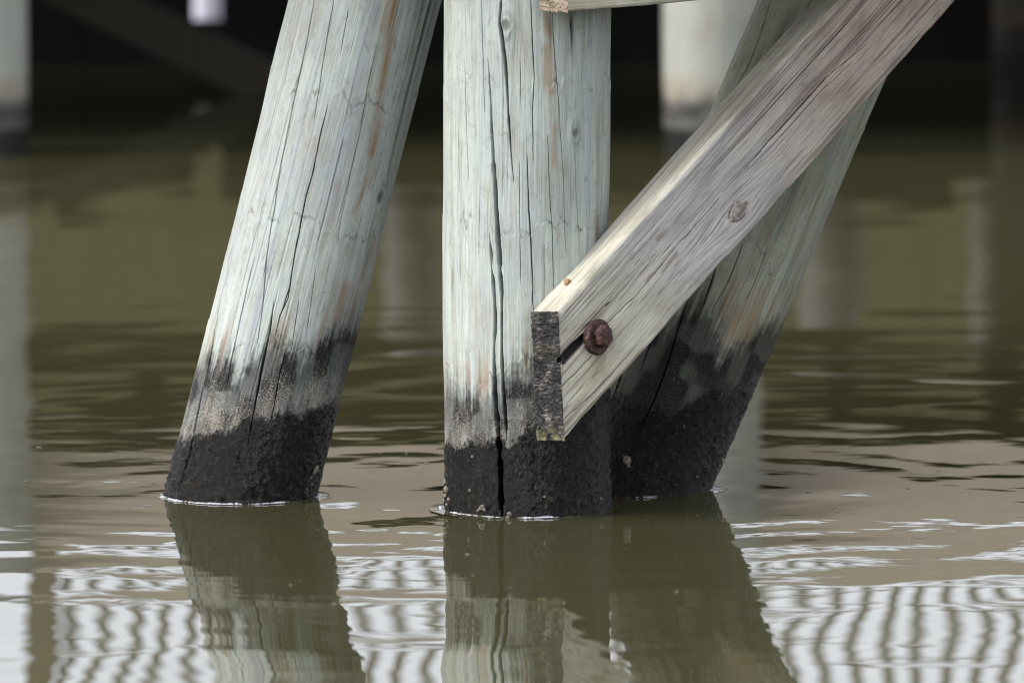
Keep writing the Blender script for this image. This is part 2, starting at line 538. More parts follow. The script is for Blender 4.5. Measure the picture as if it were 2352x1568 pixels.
def build_pile(name, P, top, mat, seed, cracks, black, grey, warm=(), grime_shade=(), knots=(), moss=0.0, shade_mul=1.0, fade=1.0, extra=20):
    Rr = P.R
    dense = np.linspace(-1.72, 1.72, 430)
    back = np.linspace(1.72, 2 * math.pi - 1.72, 26)[1:-1]
    th = np.concatenate([dense, back])
    thw = np.where(th > math.pi, th - 2 * math.pi, th)
    t = np.concatenate([np.linspace(-0.5, -0.10, 8)[:-1], np.linspace(-0.10, 0.16, 130)[:-1], np.linspace(0.16, 1.10, 330), np.linspace(1.10, top, 30)[1:]])
    TH, T = np.meshgrid(thw, t)
    sd = seed * 100
    # gather the columns of the mesh along the cracks
    lines = []
    for (pts, wid, dep) in cracks:
        cv = P.curve(pts)
        o = np.argsort(cv[:, 1])
        tc, uc = cv[o, 1], cv[o, 0]
        cen = np.interp(t, tc, uc) + (0.0005 * noise(t * 30, 0.5 + len(lines), 0, sd + 31) + 0.00025 * noise(t * 130, 0.5 + len(lines), 0, sd + 32)) / Rr
        w = np.interp(t, tc, np.array(wid, float)[o] / 1267.0) * sstep(tc[0] - 0.001, tc[0] + 0.03, t) * sstep(tc[-1] + 0.001, tc[-1] - 0.03, t)
        near = sstep(tc[0] - 0.06, tc[0], t) * sstep(tc[-1] + 0.06, tc[-1], t)
        lines.append((cen, w * (0.85 + 0.3 * noise(t * 60, 1.5 + len(lines), 0, sd + 33)), dep, near))
    fineg = np.linspace(-1.72, 1.72, 2400)
    nd_ = len(dense)
    for i in range(len(t)):
        dn = np.ones_like(fineg)
        for (cen, w, dep, near) in lines:
            if near[i] > 0:
                sig = 0.0016 + w[i] * 0.5
                dn += 3.2 * near[i] * np.exp(-((fineg - cen[i]) * Rr / sig) ** 2)
        cdf = np.concatenate([[0], np.cumsum((dn[1:] + dn[:-1]) / 2)])
        TH[i, :nd_] = np.interp(np.linspace(0, cdf[-1], nd_), cdf, fineg)
    CX, CY = np.cos(TH) * Rr, np.sin(TH) * Rr
    U = TH * Rr
    # --- knots bend the grain
    Uw, Tw = U.copy(), T.copy()
    knotm = np.zeros_like(U)
    disp = np.zeros_like(U)
    for (kp, kr) in knots:
        kth, kt = P.hit(*kp)
        du, dt = U - kth * Rr, (T - kt)
        rr = np.sqrt(du ** 2 + (dt / 2.2) ** 2)
        Uw -= du * 0.75 * np.exp(-(rr / (kr * 2.0)) ** 2)
        core = np.exp(-((np.sqrt(du ** 2 + (dt / 1.3) ** 2)) / kr) ** 4)
        ringw = np.exp(-((rr - kr * 1.25) / (kr * 0.35)) ** 2)
        disp += 0.0045 * np.exp(-(rr / (kr * 2.2)) ** 2) - 0.004 * core + 0.0010 * ringw * noise(U * 300, T * 300, 0, sd + 3)
        knotm = np.maximum(knotm, core * 0.9 + 0.35 * ringw)
    # --- body
    disp += 0.0030 * fbm(CX * 7, CY * 7, T * 2.4, sd + 1, 3) + 0.0010 * noise(CX * 26, CY * 26, T * 5, sd + 2)
    # --- peeled layers: low crinkled ledges across the grain
    s = T * 3.9 + 0.22 * noise(CX * 9, CY * 9, T * 3, sd + 4) + 0.07 * noise(CX * 42, CY * 42, T * 9, sd + 5) + 0.045 * noise(CX * 120, CY * 120, T * 30, sd + 6) + 0.022 * noise(CX * 290, CY * 290, T * 80, sd + 66)
    cell = np.floor(s)
    fr = s - cell
    ledge = np.exp(-((fr - 0.985) / 0.015) ** 2) * sstep(-0.2, 0.3, noise(CX * 38, CY * 38, T * 8, sd + 8))
    disp += 0.0006 * fr + 0.0007 * ledge
    tint = _hash(cell, np.floor(noise(CX * 14, CY * 14, T * 0.8, sd + 7) * 2.2), np.zeros_like(cell), sd) * 0.5 + 0.5
    # --- grain relief
    disp += 0.00022 * noise(Uw * 330, Tw * 5, 0, sd + 9) + 0.00018 * noise(Uw * 120, Tw * 3, 0, sd + 10)
    # --- tide zones
    def level(poly):
        c = P.curve(poly)
        o = np.argsort(c[:, 0])
        return np.interp(TH, c[o, 0], c[o, 1])
    tb, tg = level(black), level(grey)
    fing = 0.008 * noise(CX * 45, CY * 45, T * 5, sd + 11) + 0.005 * noise(CX * 170, CY * 170, T * 14, sd + 12) + 0.004 * noise(CX * 300, CY * 300, T * 120, sd + 13)
    fing2 = 0.020 * fade * noise(CX * 40, CY * 40, T * 4, sd + 14) + 0.018 * noise(CX * 150, CY * 150, T * 5, sd + 15) + 0.006 * noise(CX * 330, CY * 330, T * 60, sd + 16)
    mb = sstep(-0.012, 0.008, tb + fing + 0.008 * fbm(CX * 240, CY * 240, T * 240, sd + 36, 2) - T)
    mg = sstep(-0.055, 0.030, tg + fing2 + 0.016 * noise(CX * 400, CY * 400, T * 18, sd + 37) + 0.012 * fbm(CX * 200, CY * 200, T * 150, sd + 38, 2) - T)
    mb = np.maximum(mb, 0.50 * sstep(0.050, -0.005, T - tb - 2.0 * fing) * sstep(-0.5, 0.4, noise(CX * 70, CY * 70, T * 14, sd + 39)))
    zone = np.clip((tg + fing2 - T) / np.maximum(tg - tb, 0.03), 0, 1)
    zone = zone * shade_mul  # below one it darkens the zone
    deep = sstep(0.02, 0.10, tb - T)
    mg = mg * (0.80 + 0.2 * sstep(-0.2, 0.3, noise(CX * 35, CY * 35, T * 30, sd + 17)))
    # the grey crust gets patchy and thinner low down, so wood shows through
    low = sstep(0.35, 0.95, (tg - T) / np.maximum(tg - tb, 0.03))
    mg = mg * (1 - 0.30 * (shade_mul > 0.9) * low * sstep(-0.1, 0.5, noise(CX * 60, CY * 60, T * 9, sd + 18)))
    brown = sstep(0.06 * fade + 0.01, 0.0, np.abs(T - tg - 0.03)) * sstep(0.05, 0.6, noise(CX * 85, CY * 85, T * 4, sd + 19)) * 0.6
    # --- growth on the wet zone
    wet = sstep(-0.003, 0.010, tb + fing - T)
    peb = np.maximum(noise(CX * 120, CY * 120, T * 130, sd + 20), -0.2)
    nearw = sstep(0.07, 0.02, T)
    disp += wet * (0.0021 * peb + 0.0012 * noise(CX * 260, CY * 260, T * 260, sd + 21) + nearw * 0.0042 * np.maximum(noise(CX * 85, CY * 85, T * 95, sd + 22), 0))
    disp += 0.0005 * mg * noise(CX * 280, CY * 280, T * 200, sd + 23)
    # --- cracks
    crack = np.zeros_like(U)
    for (cen, w, dep, near) in lines:
        hw = np.maximum(w / 2, 0.0007)[:, None]
        prof = sstep(1.0, 0.35, np.abs(U - cen[:, None] * Rr) / hw)
        crack = np.maximum(crack, dep * np.minimum(1, (w / 0.0014))[:, None] * prof)
    rng = np.random.RandomState(seed)
    for i in range(extra):
        u0 = rng.uniform(-1.4, 1.4) * Rr
        ta = rng.uniform(0.12, 0.95)
        ln = rng.uniform(0.08, 0.40)
        uc = u0 + 0.0015 * noise(t * 9 + i, 2.5, 0, sd + 34)
        w = 0.0012 * sstep(ta, ta + 0.03, t) * sstep(ta + ln, ta + ln - 0.03, t)
        prof = np.clip(1.0 - np.abs(U - uc[:, None]) / 0.0011, 0, 1)
        crack = np.maximum(crack, rng.uniform(0.0015, 0.004) * prof * (w / 0.0012)[:, None])
    disp -= crack
    # --- warm stains, grime and painted shade
    mw = brown
    for (pts, wid, amt) in warm:
        cv = P.curve(pts)
        o = np.argsort(cv[:, 1])
        tc, uc = cv[o, 1], cv[o, 0] * Rr
        w = np.interp(T, tc, np.array(wid, float)[o] / 1267.0)
        m = np.exp(-((U - np.interp(T, tc, uc)) / w) ** 2) * sstep(tc[0] - 0.01, tc[0] + 0.015, T) * sstep(tc[-1] + 0.02, tc[-1] - 0.01, T)
        m *= amt * np.clip(0.75 + 0.7 * noise(Uw * 190, Tw * 5, 0, sd + 24), 0, 1.2)
        mw = np.maximum(mw, m)
    mgr = np.maximum(knotm * 0.8, 0.6 * np.exp(-((fr - 0.012) / 0.011) ** 2) * sstep(-0.1, 0.5, noise(CX * 45, CY * 45, T * 20, sd + 27)))
    for (pts, wid, amt) in grime_shade:
        cv = P.curve(pts)
        o = np.argsort(cv[:, 1])
        tc, uc = cv[o, 1], cv[o, 0] * Rr
        w = np.interp(T, tc, np.array(wid, float)[o] / 1267.0)
        m = np.exp(-((U - np.interp(T, tc, uc)) / w) ** 2) * sstep(tc[0] - 0.06, tc[0] + 0.03, T) * sstep(tc[-1] + 0.03, tc[-1] - 0.02, T)
        m *= amt * np.clip(0.55 + 0.9 * noise(Uw * 150, Tw * 6, 0, sd + 25), 0, 1.2)
        mgr = np.maximum(mgr, m)
    mm = moss * sstep(-0.1, 0.6, fbm(CX * 30, CY * 30, T * 3, sd + 26, 3)) + 0.5 * sstep(0.05, 0.0, np.abs(T - tg)) * sstep(0.3, 0.8, TH) * (moss > 0)
    # --- assemble
    rad = Rr + disp
    V = (P.B[None, None, :] + P.a * T[..., None] + (P.f * np.cos(TH)[..., None] + P.r * np.sin(TH)[..., None]) * rad[..., None])
    nr, nc = T.shape
    V = V.reshape(-1, 3)
    q = grid_quads(nr, nc, True)
    tip = P.B + P.a * (top + 0.004)
    V = np.concatenate([V, tip[None]])
    base = (nr - 1) * nc
    capq = np.stack([base + np.arange(nc), base + (np.arange(nc) + 1) % nc, np.full(nc, nr * nc), np.full(nc, nr * nc)], -1)
    origin = P.B.copy()
    me = raw_mesh(name, V - origin, q)
    z1 = lambda A: np.clip(np.concatenate([A.ravel()]), 0, 1)
    attr_vec(me, "grain", np.stack([np.cos(Uw / Rr) * (Rr + disp * 0.5), np.sin(Uw / Rr) * (Rr + disp * 0.5), Tw + seed * 3.1], -1).reshape(-1, 3)) if False else None
    G = np.stack([(np.cos(Uw / Rr) * Rr), (np.sin(Uw / Rr) * Rr), Tw + seed * 3.1], -1).reshape(-1, 3)
    G = np.concatenate([G, G[-1:]])[:len(me.vertices)]
    attr_vec(me, "grain", G)
    def pack(a, b, c):
        A = np.stack([np.clip(a, 0, 1).ravel(), np.clip(b, 0, 1).ravel(), np.clip(c, 0, 1).ravel(), np.ones(nr * nc)], -1)
        return np.concatenate([A, A[-1:]])[:len(me.vertices)]
    attr_col(me, "mask_a", pack(mb, mg, mw * (1 - 0.6 * mg)))
    attr_col(me, "mask_b", pack(tint, mm, mgr))
    attr_col(me, "mask_c", pack(zone, deep, 0 * T))
    o = link(name, me, mat)
    o.location = origin
    return o

# middle pile -------------------------------------------------------
Pm = Pile((0, 0, 0), (0.0035, 0, 1), 0.150)
m1 = lambda *p: [ZM1(*q) for q in p]
m2 = lambda *p: [ZM2(*q) for q in p]
mid_cracks = [
    (m1((437, -40), (434, 60), (430, 120), (440, 180), (455, 300), (464, 450), (472, 570), (481, 700), (492, 850), (502, 960)), [9, 10, 8, 11, 11, 9, 7, 6, 4, 1], 0.038),
    (m1((365, 300), (378, 500), (385, 680), (395, 850), (405, 1000), (418, 1200), (430, 1400)) + m2((395, 0), (408, 200), (405, 400), (408, 600), (420, 800), (430, 930), (430, 1000)), [2, 5, 8, 10, 12, 13, 13, 12, 11, 6, 10, 11, 9, 4], 0.055),
    (m1((378, 1220), (388, 1400)) + m2((352, 0), (364, 150), (374, 330), (366, 480), (364, 600), (374, 800), (384, 950), (396, 1100), (402, 1300), (408, 1450)), [1, 4, 8, 11, 10, 8, 10, 13, 15, 16, 16, 15], 0.060),
    (m1((590, -40), (600, 200), (611, 400), (600, 600), (606, 860)), [3, 3, 3, 3, 2], 0.012),
    (m1((572, 800), (582, 1100), (595, 1350), (600, 1560)) + m2((575, 180), (582, 330)), [2, 4, 4, 4, 3, 2], 0.014),
    (m1((330, -20), (338, 250), (350, 600)), [2.5, 2.5, 2], 0.010),
    (m1((705, 60), (720, 300), (745, 600), (765, 950), (775, 1320)), [2.5, 2.5, 2.5, 2.5, 1.5], 0.010),
    (m1((680, 700), (690, 1000), (705, 1250), (711, 1560)), [2, 2.5, 2.5, 2], 0.010),
    (m1((800, 70), (812, 280)), [5, 2], 0.010),
    (m1((822, 700), (832, 1000), (856, 1360)), [3, 2, 2], 0.008),
    (m1((245, 310), (255, 650), (266, 960)), [2, 2, 1.5], 0.006),
    (m1((212, 680), (221, 1100), (225, 1500)), [2, 2, 1.5], 0.006),
    (m1((535, 300), (540, 560)), [1.5, 1.5], 0.005), (m1((530, 820), (540, 1500)), [1.5, 1.5], 0.005),
]
mid_black = [(1018, 1015), (1050, 1024), (1100, 1022), (1135, 1008), (1165, 1020), (1185, 1010), (1215, 985), (1245, 960), (1290, 900), (1340, 860), (1400, 830)]
mid_grey = [(1018, 915), (1060, 900), (1100, 922), (1135, 905), (1165, 890), (1185, 850), (1205, 860), (1235, 830), (1290, 800), (1340, 790), (1400, 760)]
mid_warm = [
    (m1((672, 90), (690, 200)), [8, 9], 0.75), (m1((680, 240), (685, 420), (700, 520)), [15, 16, 10], 0.42),
    (m1((722, 660), (722, 890)), [11, 10], 0.5), (m1((735, 1200), (740, 1265)), [6, 6], 0.6),
    (m1((955, 560), (940, 1000)), [12, 10], 0.25), (m1((545, 150), (540, 260)), [8, 8], 0.3),
    (m1((940, 1150), (955, 1290)), [12, 16], 0.35),
]
mid_grime_shade = [
    (m1((690, 60), (700, 180)), [12, 8], 0.8), (m1((800, 60), (810, 190)), [9, 6], 0.9), (m1((870, 60), (890, 150)), [40, 20], 0.55),  # wide mark under the beam is shade painted in
    (m1((186, 1430), (186, 1525)), [5, 6], 0.9), (m1((955, 1150), (950, 1290)), [20, 24], 0.6), (m1((985, 80), (990, 420)), [7, 7], 0.4),
    (m2((800, 120), (700, 210)), [30, 20], 0.35),
]
mid_knots = [(ZM1(465, 135), 0.0085), (ZM1(828, 700), 0.0070)]
mid_pile = build_pile("timber_pile", Pm, 1.72, M_pile, 1, mid_cracks, mid_black, mid_grey, mid_warm, mid_grime_shade, mid_knots)
tag(mid_pile, "upright pale timber pile with a long split, in the middle", "pile", "timber piles standing in the foreground water")

# left raking pile ---------------------------------------------------
Bl = at(553, 1141, 0.19)
Bl = np.array([Bl[0], 0.19, 0.0])
tl = at(838, 0, 0.19)
sl = (tl[0] - Bl[0]) / tl[2]
Pl = Pile(Bl, (sl, 0.10, 1), 0.1365)
l1 = lambda *p: [ZL1(*q) for q in p]
l2 = lambda *p: [ZL2(*q) for q in p]
left_cracks = [
    (l1((872, -40), (830, 200), (770, 480), (730, 680), (690, 870), (660, 1080), (620, 1330), (600, 1460)), [4, 4, 4, 3.5, 3, 3, 3, 2], 0.014),
    (l1((975, -30), (930, 200), (885, 500), (862, 640)), [2.5, 2.5, 2, 1.5], 0.009),
    (l1((940, 540), (900, 700), (862, 890), (822, 1030), (792, 1180), (760, 1350), (728, 1568)) + l2((740, 330), (710, 460)), [2, 3, 4, 4, 4, 4, 3.5, 3, 2], 0.014),
    (l1((1200, 220), (1150, 450), (1110, 680), (1060, 900), (1020, 1100), (980, 1300)), [2, 2.5, 2.5, 2.5, 2, 2], 0.009),
    (l1((450, 1260), (415, 1430)) + l2((450, 20), (410, 220), (370, 430), (340, 600), (300, 740), (262, 930), (232, 1100), (196, 1220), (168, 1350)), [2, 4, 5, 6, 6, 7, 8, 9, 8, 9, 10], 0.022),
    (l2((600, 0), (552, 200), (500, 430), (455, 650), (432, 770)), [3.5, 4, 4, 3.5, 2], 0.012),
    (l2((704, 250), (680, 420), (650, 560), (622, 720), (590, 880), (558, 1060)), [2, 7, 8, 7, 5, 3], 0.020),
    (l2((825, -20), (792, 180), (745, 330)), [3, 4, 2], 0.012),
    (l2((775, 520), (735, 680), (705, 850), (682, 940)), [2, 4, 4, 2], 0.012),
    (l2((668, 0), (640, 300), (606, 520)), [3, 3, 2], 0.010),
    (l2((850, 230), (800, 560)), [2, 2], 0.008), (l2((945, 60), (880, 500)), [2, 2], 0.006),
    (l1((600, 560), (520, 900), (470, 1180)), [2, 2, 1.5], 0.006),
    (l1((1050, 20), (1000, 300)), [2, 1.5], 0.006), (l1((760, 180), (700, 480)), [2, 1.5], 0.006),
    (l1((590, 640), (575, 690)), [4, 2], 0.006),
]
left_black = [(425, 1010), (445, 1000), (495, 990), (540, 985), (560, 960), (610, 960), (650, 955), (690, 950), (730, 935), (755, 920)]
left_grey = [(455, 845), (480, 830), (520, 850), (545, 870), (575, 830), (610, 815), (650, 820), (700, 825), (745, 790), (775, 760), (800, 745)]
left_warm = [
    (l1((1290, -20), (1265, 200), (1225, 500), (1185, 720), (1160, 830)), [13, 15, 13, 13, 12], 0.85),
    (l1((1270, -20), (1220, 180)), [18, 12], 0.55), (l1((1170, 930), (1100, 1050), (1060, 1150)), [14, 8, 5], 0.5),
    (l2((1130, 160), (1080, 330), (1040, 430)), [40, 30, 26], 0.55), (l1((1180, 1260), (1100, 1500)), [16, 20], 0.35),
    (l1((990, 960), (960, 1200)), [9, 8], 0.3),
]
left_grime_shade = [
    (l1((1470, -20), (1400, 350), (1310, 700), (1250, 960)), [50, 26, 20, 14], 0.75), (l1((1320, 450), (1290, 560)), [14, 10], 0.45),  # first streak paints the shade between this pile and the upright one
    (l1((1205, 20), (1190, 260)), [14, 10], 0.35), (l2((1195, 230), (1120, 520)), [16, 26], 0.7), (l1((1180, 1100), (1130, 1400)), [10, 12], 0.4),
]
left_knots = [(ZL1(1210, 1040), 0.0105)]
left_pile = build_pile("timber_pile", Pl, 1.75, M_pile_left, 2, left_cracks, left_black, left_grey, left_warm, left_grime_shade, left_knots)
tag(left_pile, "pale timber pile leaning right with an orange streak, left of the upright pile", "pile", "timber piles standing in the foreground water")

# right raking pile --------------------------------------------------
Br = at(1451, 1122, 0.30)
Br = np.array([Br[0], 0.30, 0.0])
tr = at(1926, 0, 0.43)
sr = (tr[0] - Br[0]) / tr[2]
Pr = Pile(Br, (sr, 0.14, 1), 0.139)
r1 = lambda *p: [ZR(*q) for q in p]
rb = lambda *p: [ZB1(*q) for q in p]
right_cracks = [
    (rb((925, -30), (860, 170), (800, 330), (730, 470), (650, 610)), [6, 7, 6, 6, 4], 0.018),
    (rb((700, 440), (575, 700)), [2, 4], 0.012), (rb((1120, 0), (1040, 180), (900, 400)), [3, 3, 2], 0.010),
    (r1((640, 130), (600, 250), (560, 370)), [6, 5, 3], 0.014), (r1((780, 10), (700, 220), (600, 400)), [3, 3, 2], 0.010),
    (r1((490, 300), (430, 480), (370, 680), (300, 860), (220, 1040)), [5, 6, 6, 6, 4], 0.014),
    (r1((300, 510), (260, 620), (225, 720)), [5, 6, 3], 0.014), (r1((150, 680), (110, 780), (80, 860)), [10, 11, 6], 0.022),
    (r1((910, 30), (830, 240), (780, 340)), [2.5, 2.5, 2], 0.008), (r1((1040, 100), (940, 420)), [2, 2], 0.006),
]
right_black = [(1405, 900), (1480, 930), (1545, 955), (1600, 915), (1640, 890), (1680, 905), (1705, 890), (1735, 870)]
right_grey = [(1405, 700), (1500, 720), (1560, 720), (1620, 730), (1660, 770), (1700, 790), (1750, 775), (1785, 755), (1800, 745)]
right_warm = [
    (rb((1180, 900), (1130, 1100), (1060, 1300), (1010, 1480)), [14, 16, 16, 14], 0.28), (rb((1090, 960), (1070, 1020)), [6, 6], 0.4),
    (rb((900, 1150), (880, 1300)), [9, 9], 0.4), (r1((720, 200), (690, 330), (680, 520)), [22, 26, 12], 0.5), (r1((870, 250), (800, 470)), [16, 18], 0.4),
]
right_grime_shade = [
    (r1((560, 210), (520, 330), (440, 470)), [30, 36, 40], 0.85), (r1((700, 330), (650, 430)), [30, 26], 0.6), (rb((1060, 100), (960, 260), (860, 330)), [40, 30, 20], 0.7),  # the dark along the brace's edges is its shade painted in
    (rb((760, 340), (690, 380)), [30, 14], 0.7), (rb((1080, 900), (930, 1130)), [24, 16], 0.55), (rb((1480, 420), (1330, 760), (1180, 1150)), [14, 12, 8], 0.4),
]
right_pile = build_pile("timber_pile", Pr, 1.85, M_pile_green_shade, 3, right_cracks, right_black, right_grey, right_warm, right_grime_shade, [], moss=0.12, shade_mul=0.22, fade=2.0)  # low multiplier darkens the tide zone: brace shade put into the colour
tag(right_pile, "greenish timber pile leaning right behind the diagonal brace", "pile", "timber piles standing in the foreground water")

# ------------------------------------------------------------------ meniscus where the water climbs each pile
def water_edge(P, seed, hmax):
    n = 420
    th = np.linspace(-math.pi, math.pi, n, endpoint=False)
    prof = [(-0.006, 1.0)] + [(x / 1000, math.exp(-x / 5.5) - 0.03) for x in (0, 1, 2, 3.3, 5, 7.5, 10.5, 15, 20)]
    V = []
    hh = hmax * (0.62 + 0.5 * noise(th * 5, 0.3, 0, seed) + 0.35 * noise(th * 19, 0.3, 0, seed + 1))
    hh = np.maximum(hh, 0.0006)
    ctr = []
    for a in th:
        c, s = math.cos(a), math.sin(a)
        d = P.f * c + P.r * s
        t = -(P.R * d[2]) / P.a[2]
        ctr.append(P.B + P.a * t + P.R * d)
    ctr = np.array(ctr)
    tang = np.roll(ctr, -1, 0) - np.roll(ctr, 1, 0)
    nrm = np.stack([tang[:, 1], -tang[:, 0], np.zeros(n)], -1)
    nrm /= np.linalg.norm(nrm, axis=1)[:, None]
    out = ctr - P.B
    nrm *= np.sign((nrm * out).sum(1))[:, None]
    wob = 0.0015 * noise(th * 14, 0.7, 0, seed + 2)
    for (dx, k) in prof:
        p = ctr + nrm * (dx * (0.8 + 0.5 * hh[:, None] / hmax) + 0.0022 + wob[:, None])
        p[:, 2] = hh * k + 0.0004
        V.append(p)
    me = raw_mesh("water_edge", np.array(V), grid_quads(len(prof), n, True))
    o = link("water_edge", me, M_water)
    tag(o, kind="structure")
    return o
def foam_line(P, seed, a0, a1, off, size):
    n, m = 260, 6
    th = np.linspace(a0, a1, n)
    c0 = []
    for a in th:
        d = P.f * math.cos(a) + P.r * math.sin(a)
        t = -(P.R * d[2]) / P.a[2]
        rad = P.R + off
        c0.append(P.B + P.a * t + rad * d)
    c0 = np.array(c0)
    c0[:, 2] = 0.0
    out = c0 - P.B
    out /= np.linalg.norm(out, axis=1)[:, None]
    c0 += out * (0.0020 * noise(th * 9, 0.2, 0, seed))[:, None]
    w = 0.8 * size * np.clip(0.75 + 0.7 * noise(th * 11, 0.6, 0, seed + 1) + 0.5 * noise(th * 45, 0.6, 0, seed + 2), 0.12, 2)
    w *= sstep(a0, a0 + 0.12, th) * sstep(a1, a1 - 0.12, th) + 0.01
    z0 = 0.0040 * math.exp(-off / 0.009)
    V = []
    for j in range(m):
        a = math.pi * j / (m - 1)
        V.append(c0 + out * (w * 2.0 * math.cos(a))[:, None] + np.array([0, 0, 1.0]) * (z0 + w * 1.1 * math.sin(a) - 0.0004)[:, None])
    o = link("foam_line", raw_mesh("foam_line", np.array(V), grid_quads(m, n)), M_foam)
    return tag(o, "thin pale line of foam where the water meets a pile", "foam", kind="stuff")
foam_line(Pl, 601, -1.62, 0.75, 0.004, 0.0026)
foam_line(Pl, 605, -1.2, 0.5, 0.026, 0.0008)
foam_line(Pl, 609, 1.2, 1.75, 0.004, 0.0024)
foam_line(Pm, 613, -1.15, -0.25, 0.004, 0.0021)
foam_line(Pm, 617, -0.12, 0.42, 0.004, 0.0022)
foam_line(Pm, 621, -1.75, -1.35, 0.006, 0.0026)
foam_line(Pr, 625, -0.1, 0.35, 0.004, 0.0012)
foam_line(Pr, 629, 1.15, 1.6, 0.004, 0.0018)
water_edge(Pm, 501, 0.0034)
water_edge(Pl, 511, 0.0038)
water_edge(Pr, 521, 0.0028)

# ------------------------------------------------------------------ barnacles on the wet part of the piles
def barnacle_mesh(seed):
    rng = np.random.RandomState(seed)
    n = 9
    rings = [(1.0, -0.25), (0.95, 0.15), (0.72, 0.62), (0.46, 0.85), (0.34, 0.80), (0.20, 0.45)]
    V = []
    jit = 1 + 0.28 * (rng.rand(n) - 0.5)
    for (r, h) in rings:
        for i in range(n):
            a = 2 * math.pi * i / n
            q = r * jit[i] * (1 + 0.10 * (rng.rand() - 0.5))
            V.append((q * math.cos(a), q * 0.85 * math.sin(a), h * (1 + 0.15 * (rng.rand() - 0.5))))
    return raw_mesh("barnacle", V, grid_quads(len(rings), n, True))
BARN = [barnacle_mesh(s) for s in range(5)]
def barnacle(parent, P, px, row, size, k):
    th, t = P.hit(px, row)
    nrm = Vector(P.f * math.cos(th) + P.r * math.sin(th))
    pos = P.surf(th, t, P.R + 0.0005) - P.B
    o = link("barnacle", BARN[k % 5], M_shell, parent)
    q = nrm.to_track_quat('Z', 'Y').to_matrix() @ Matrix.Rotation(k * 1.3, 3, 'Z')
    rr = random.Random(k)
    q = q @ Matrix.Rotation(rr.uniform(-0.6, 0.6), 3, 'X') @ Matrix.Rotation(rr.uniform(-0.5, 0.5), 3, 'Y')
    o.matrix_local = Matrix.Translation(Vector(pos)) @ q.to_4x4() @ Matrix.Diagonal((size * rr.uniform(0.6, 1.0), size * rr.uniform(0.9, 1.6), size * rr.uniform(0.5, 0.9), 1))
k = 0
for (par, P, lst) in (
    (mid_pile, Pm, [(1026, 1124, .0075), (1024, 1137, .0055), (1022, 1148, .0050), (1031, 1146, .0040), (1027, 1157, .0045), (1022, 1105, .0040), (1085, 1048, .0035), (1079, 1126, .0040),
                    (1393, 1158, .0052), (1384, 1150, .0042), (1379, 1145, .0035), (1403, 1172, .0050), (1166, 1188, .0055), (1171, 1180, .0045), (1106, 1165, .0050), (1113, 1170, .0040), (1098, 1172, .0035), (1250, 1140, .0030), (1060, 1178, .0040)]),
    (left_pile, Pl, [(724, 1079, .0085), (720, 1087, .0060), (713, 1096, .0045), (704, 1122, .0035), (716, 1112, .0035), (560, 1062, .0030)]),
    (right_pile, Pr, [(1440, 1056, .0095), (1447, 1068, .0060), (1433, 1050, .0050), (1570, 980, .0060), (1660, 1058, .0050), (1652, 1068, .0040), (1648, 1080, .0035), (1600, 1095, .0035)])):
    for (px, row, s) in lst:
        barnacle(par, P, px, row, s, k)
        k += 1

# ------------------------------------------------------------------ squared timbers (brace, beam)
class Timber:
    def __init__(self, corner, phi, rho, alpha, w, tk, length):
        self.h = np.array([math.cos(phi), math.sin(phi), 0])
        self.n = np.array([math.sin(phi) * math.cos(rho), -math.cos(phi) * math.cos(rho), math.sin(rho)])
        self.v = np.cross(self.n, self.h)
        if self.v[2] < 0: self.v = -self.v
        self.L = self.h * math.cos(alpha) + self.v * math.sin(alpha)
        self.W = -self.h * math.sin(alpha) + self.v * math.cos(alpha)
        self.c, self.w, self.t, self.len, self.alpha = np.array(corner, float), w, tk, length, alpha
    def hit(self, px, row):           # front face: (along, across)
        d = ray(px, row)
        s = (self.c - CAM).dot(self.n) / d.dot(self.n)
        p = CAM + d * s - self.c
        return p.dot(self.L), p.dot(self.W)

